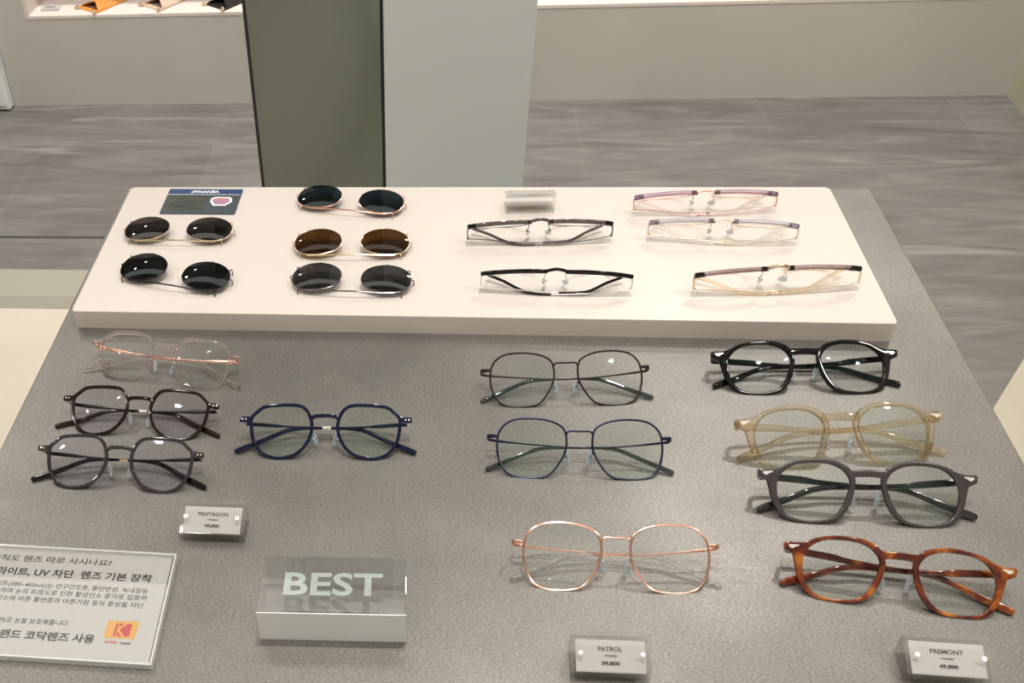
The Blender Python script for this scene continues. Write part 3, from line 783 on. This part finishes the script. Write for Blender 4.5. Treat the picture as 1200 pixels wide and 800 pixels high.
# bright cut rim of the sheet
mb = MB()
def edge_bar(a, b, wd=.0013):
    a = Vector(a); b = Vector(b); d = (b - a).normalized(); n = Vector((-d.y, d.x)) * wd
    mb.add(*prism([tuple(a), tuple(b), tuple(b + n), tuple(a + n)][::1], .0001, .0057))
edge_bar(TR, BR, .0012); edge_bar(TL, TR, -.0012); edge_bar(BL, BR, .0012)
mb.build('cut_edge', M['acrylic_edge'], sg, False)
pap = [c for c in sg.children if c.name.startswith('paper')][0]
zt = .0029 - .00002
def sline(body, size, xr, yb, x_at=None, bold=0., mat=None, rot=-.6, width=None):
    text_mesh('lettering', body, size, mat or M['ink'], pap, Matrix.Translation((xr, yb, zt)) @ Matrix.Rotation(R(rot), 4, 'Z'), 'RIGHT', width, bold, 0, .00002)
sline('아직도 렌즈 따로 사시나요?', .0066, .1153, -.2985, None, .00008, width=.0945)
sline('블루라이트, UV 차단  렌즈 기본 장착', .0078, .1496, -.3119, None, .00022, width=.137)
sline('블루라이트(380~460nm)는 안구건조증, 황반변성, 녹내장등', .0052, .1493, -.3228, None, .00005, width=.1315)
sline('을 유발하며 눈의 피로도로 인한 활성산소 증가로 집중력', .0052, .1496, -.3292, None, .00005, width=.128)
sline('멜라토닌 감소에 따른 불면증과 아른거림 등의 증상을 차단', .0052, .1492, -.3360, None, .00005, width=.1335)
sline('99.9%로 눈을 보호해줍니다.', .0054, .0992, -.3550, None, .00005, width=.0595)
sline('브랜드 코닥렌즈 사용', .0080, .1213, -.3682, None, .00025, width=.078)
# yellow box with the red mark
lg = MB(); lg.add(*prism([(.1268, -.3485), (.1498, -.3480), (.1498, -.3633), (.1272, -.3636)][::-1], zt, zt + .00006)); lgo = lg.build('logo_panel', M['yellow'], pap, False)
def lp(a, b): # logo local 0..1
    return (.1270 + .0228 * a, -.3636 + .0151 * b)
def poly(nm, P, m, par, z=.00008):
    MB().add(*prism([lp(*p) for p in P], zt + .00006, zt + .00006 + z)).build(nm, m, par, False)
poly('logo_mark', [(.29, .12), (.36, .12), (.36, .86), (.29, .86)][::1], M['red'], lgo)
poly('logo_mark', [(.40, .60), (.56, .86), (.40, .86)], M['red'], lgo)
poly('logo_mark', [(.40, .12), (.56, .12), (.40, .40)], M['red'], lgo)
poly('logo_mark', [(.44, .50), (.66, .12), (.76, .13), (.80, .2), (.80, .80), (.76, .87), (.66, .86)], M['red'], lgo)
sline('KODAK', .0030, .1385, -.3679, None, .00012, M['red'], -.4, .0092)
sline('Lens', .0030, .1480, -.3680, None, .00012, None, -.4, .0075)

# ------------------------------------------------------------------ printed card on the slab
cd = empty('printed_card', 'navy printed card lying upside down at the slab\'s rear left corner', 'card', mtx=Matrix.Translation((.0877, .2065, PH)) @ Matrix.Rotation(R(179.4), 4, 'Z'))
MB().add(*rounded_slab(-.0418, .0418, -.0268, .0268, 0, .0009, .002, .0002)).build('card', M['card_dark'], cd, False)
c0 = cd.children[0]
MB().add(*box(-.0416, .0416, -.0266, -.0150, .0009, .00098)).build('title_strip', M['card_navy'], c0, False)
MB().add(*box(-.0416, .0416, -.0150, -.0142, .0009, .00098)).build('rule', M['card_white'], c0, False)
MB().add(*box(-.005, .037, -.0115, .021, .0009, .00098)).build('photo_print', M['card_green'], c0, False)
P = [(-.033, -.0065), (-.030, -.0095), (-.014, -.0095), (-.0095, -.0065), (-.0095, .001), (-.0145, .0095), (-.028, .0095), (-.034, .001)]
MB().add(*prism(P, .0009, .00098)).build('badge', M['card_white'], c0, False)
P2 = [(-.0215 + (x + .0215) * .78, (y) * .70) for x, y in P]
MB().add(*prism(P2, .00098, .00104)).build('badge_print', M['card_red'], c0, False)
text_mesh('lettering', 'VIEWMAP', .0075, M['card_white'], c0, Matrix.Translation((0, -.0232, .00098)), 'CENTER', .032, .0003)

# ------------------------------------------------------------------ pouches in the wall niche
def pouch(x, y, yaw, label, leather, lining, w=.085, L=.19, knob=None):
    root = empty('glasses_pouch', label, 'glasses pouch', 'leather pouches in the wall niche', Matrix.Translation((x, y, NZ)) @ Matrix.Rotation(R(yaw), 4, 'Z'))
    h = .013; t = .003; n = 14
    # soft sleeve: bottom sheet flat, top sheet bulged, open at the front with a V cut
    def top(a, b):  # a across -1..1, b along 0..1
        return Vector((a * w / 2 * (1 - .12 * b), b * L, .004 + h * (1 - a * a) * (1 - .55 * b) + .003 * (1 - b)))
    vs = []; fs = []
    for j in range(n + 1):
        for i in range(n + 1):
            a = -1 + 2 * i / n; b = j / n
            p = top(a, b)
            if j < 4: p.y += (4 - j) / 4 * (.010 + .026 * (1 - abs(a)))
            vs.append(p)
    for j in range(n):
        for i in range(n):
            q = j * (n + 1) + i; fs.append((q, q + 1, q + n + 2, q + n + 1))
    k = len(vs)
    vs += [v - Vector((0, 0, t)) for v in vs]
    fs += [tuple(i + k for i in f)[::-1] for f in list(fs)]
    # rim
    ring_i = [i for i in range(n + 1)] + [(j + 1) * (n + 1) - 1 for j in range(1, n + 1)] + [n * (n + 1) + i for i in range(n - 1, -1, -1)] + [j * (n + 1) for j in range(n - 1, 0, -1)]
    for a, b in zip(ring_i, ring_i[1:] + ring_i[:1]): fs.append((a, b, b + k, a + k))
    link_mesh('top_flap', vs, fs, leather, root, True)
    mb = MB().add(*prism([(-w / 2, 0), (w / 2, 0), (w / 2 * .88, L), (-w / 2 * .88, L)], 0, .003)); mb.build('bottom_leather', leather, root, False)
    mb = MB().add(*prism([(-w / 2 + .010, .018), (w / 2 - .010, .018), (w / 2 * .5, L * .45), (-w / 2 * .5, L * .45)], .003, .0036)); mb.build('lining', lining, root, False)
    for s in (-1, 1):
        mb = MB()
        mb.add(*ball((s * (w / 2 - .003), -.003, .007), .0065, .8, .9)); mb.add(*ball((s * (w / 2 + .003), -.010, .0055), .0045, 1, 1))
        mb.build('clasp', knob or M['gold_m'], root)
    # side gusset seam
    for s in (-1, 1):
        mb = MB(); tube(mb, [(s * w / 2 * 1000, 0, 3.5), (s * w / 2 * 940, L * 500, 3.5), (s * w / 2 * 880, L * 1000, 3.5)], 1.8, 5, 8, wrapit=False, up=(0, 0, 1)); mb.build('side_seam', leather, root)
    return root
pouch(-.795, 2.395, -35, 'orange leather pouch with gold clasps, leftmost in the wall niche', M['orange_l'], M['orange_d'])
pouch(-.590, 2.405, -36, 'beige leather pouch, middle of the three in the wall niche', M['beige_l'], M['beige_d'])
pouch(-.385, 2.398, -38, 'black leather pouch, nearest the green stone panel', M['black_l'], M['black_trim'])
ns = empty('niche_sign', 'small clear price block lying at the left end of the wall niche', 'price sign', mtx=Matrix.Translation((-.92, 2.40, NZ)))
MB().add(*box(-.030, .030, 0, .032, 0, .008, .001)).build('block', M['acrylic_edge'], ns, False)
MB().add(*box(-.026, .026, .003, .029, .008, .0084)).build('paper', M['tag_bg'], ns, False)
mb = MB(); mb.add(*box(-.018, .018, .018, .021, .0084, .0086)); mb.add(*box(-.015, .015, .010, .013, .0084, .0086)); mb.build('print_line', M['ink'], ns, False)

# ------------------------------------------------------------------ lights
def area(name, loc, size, power, col, rot=(0, 0, 0), shape='DISK', sy=None, spread=180):
    l = bpy.data.lights.new(name, 'AREA'); l.shape = shape; l.size = size
    if sy: l.size_y = sy
    l.energy = power; l.color = col; l.spread = R(spread)
    o = bpy.data.objects.new(name, l); COL.objects.link(o); o.location = loc; o.rotation_euler = rot; return o
WARM = (1.0, .955, .89)
# beamed downlights of the shop ceiling: one key light over the table, others along the room; front row is added fill
area('ceiling_downlight', (.45, -.03, CZ - .02), .06, 6.6, WARM, spread=120)
for i, (x, y, p) in enumerate([(-.25, -.35, 2.2), (1.05, -.35, 2.2), (-1.3, -.6, 7), (1.75, -.3, 7), (-1.1, 1.3, 9), (1.2, 1.3, 9), (-.9, 2.0, 9), (.1, 2.0, 9), (1.0, 2.0, 9), (1.75, 1.9, 7), (-1.2, -2.7, 22), (.35, -2.7, 25), (1.6, -2.7, 20)]):
    area('ceiling_downlight', (x, y, CZ - .02), .09, p, (1, .98, .96) if y < -2 else WARM, spread=110)
area('ceiling_fill', (.2, .85, CZ - .03), 3.2, 8, (1.0, .97, .93), shape='RECTANGLE', sy=.4)  # unseen panel, added for soft fill and a glow on the steel
area('niche_strip', (-.3, WY + .14, NT - .01), 2.2, 1.0, (1, .93, .88), shape='RECTANGLE', sy=.03)

w = bpy.data.worlds.new('World'); S.world = w; w.use_nodes = True
w.node_tree.nodes['Background'].inputs[0].default_value = (.8, .85, .9, 1); w.node_tree.nodes['Background'].inputs[1].default_value = .1

# ------------------------------------------------------------------ camera
cam = bpy.data.cameras.new('camera'); co = bpy.data.objects.new('camera', cam); COL.objects.link(co)
co.location = (.35966358, -.76887251, .57506834)
co.rotation_euler = (R(46.81676827), R(3.48325371), R(6.30642703))
cam.sensor_width = 36; cam.lens = 1189.2 / 1200 * 36
cam.shift_x = (600 - 374.2) / 1200; cam.shift_y = (527.0 - 400) / 1200
cam.clip_start = .01
S.camera = co
try:
    S.cycles.transparent_max_bounces = 32
except Exception: pass
S.view_settings.view_transform = 'Standard'
try: S.view_settings.look = 'None'
except Exception: pass
S.view_settings.gamma = 1; S.view_settings.use_curve_mapping = False
S.view_settings.exposure = 0.0
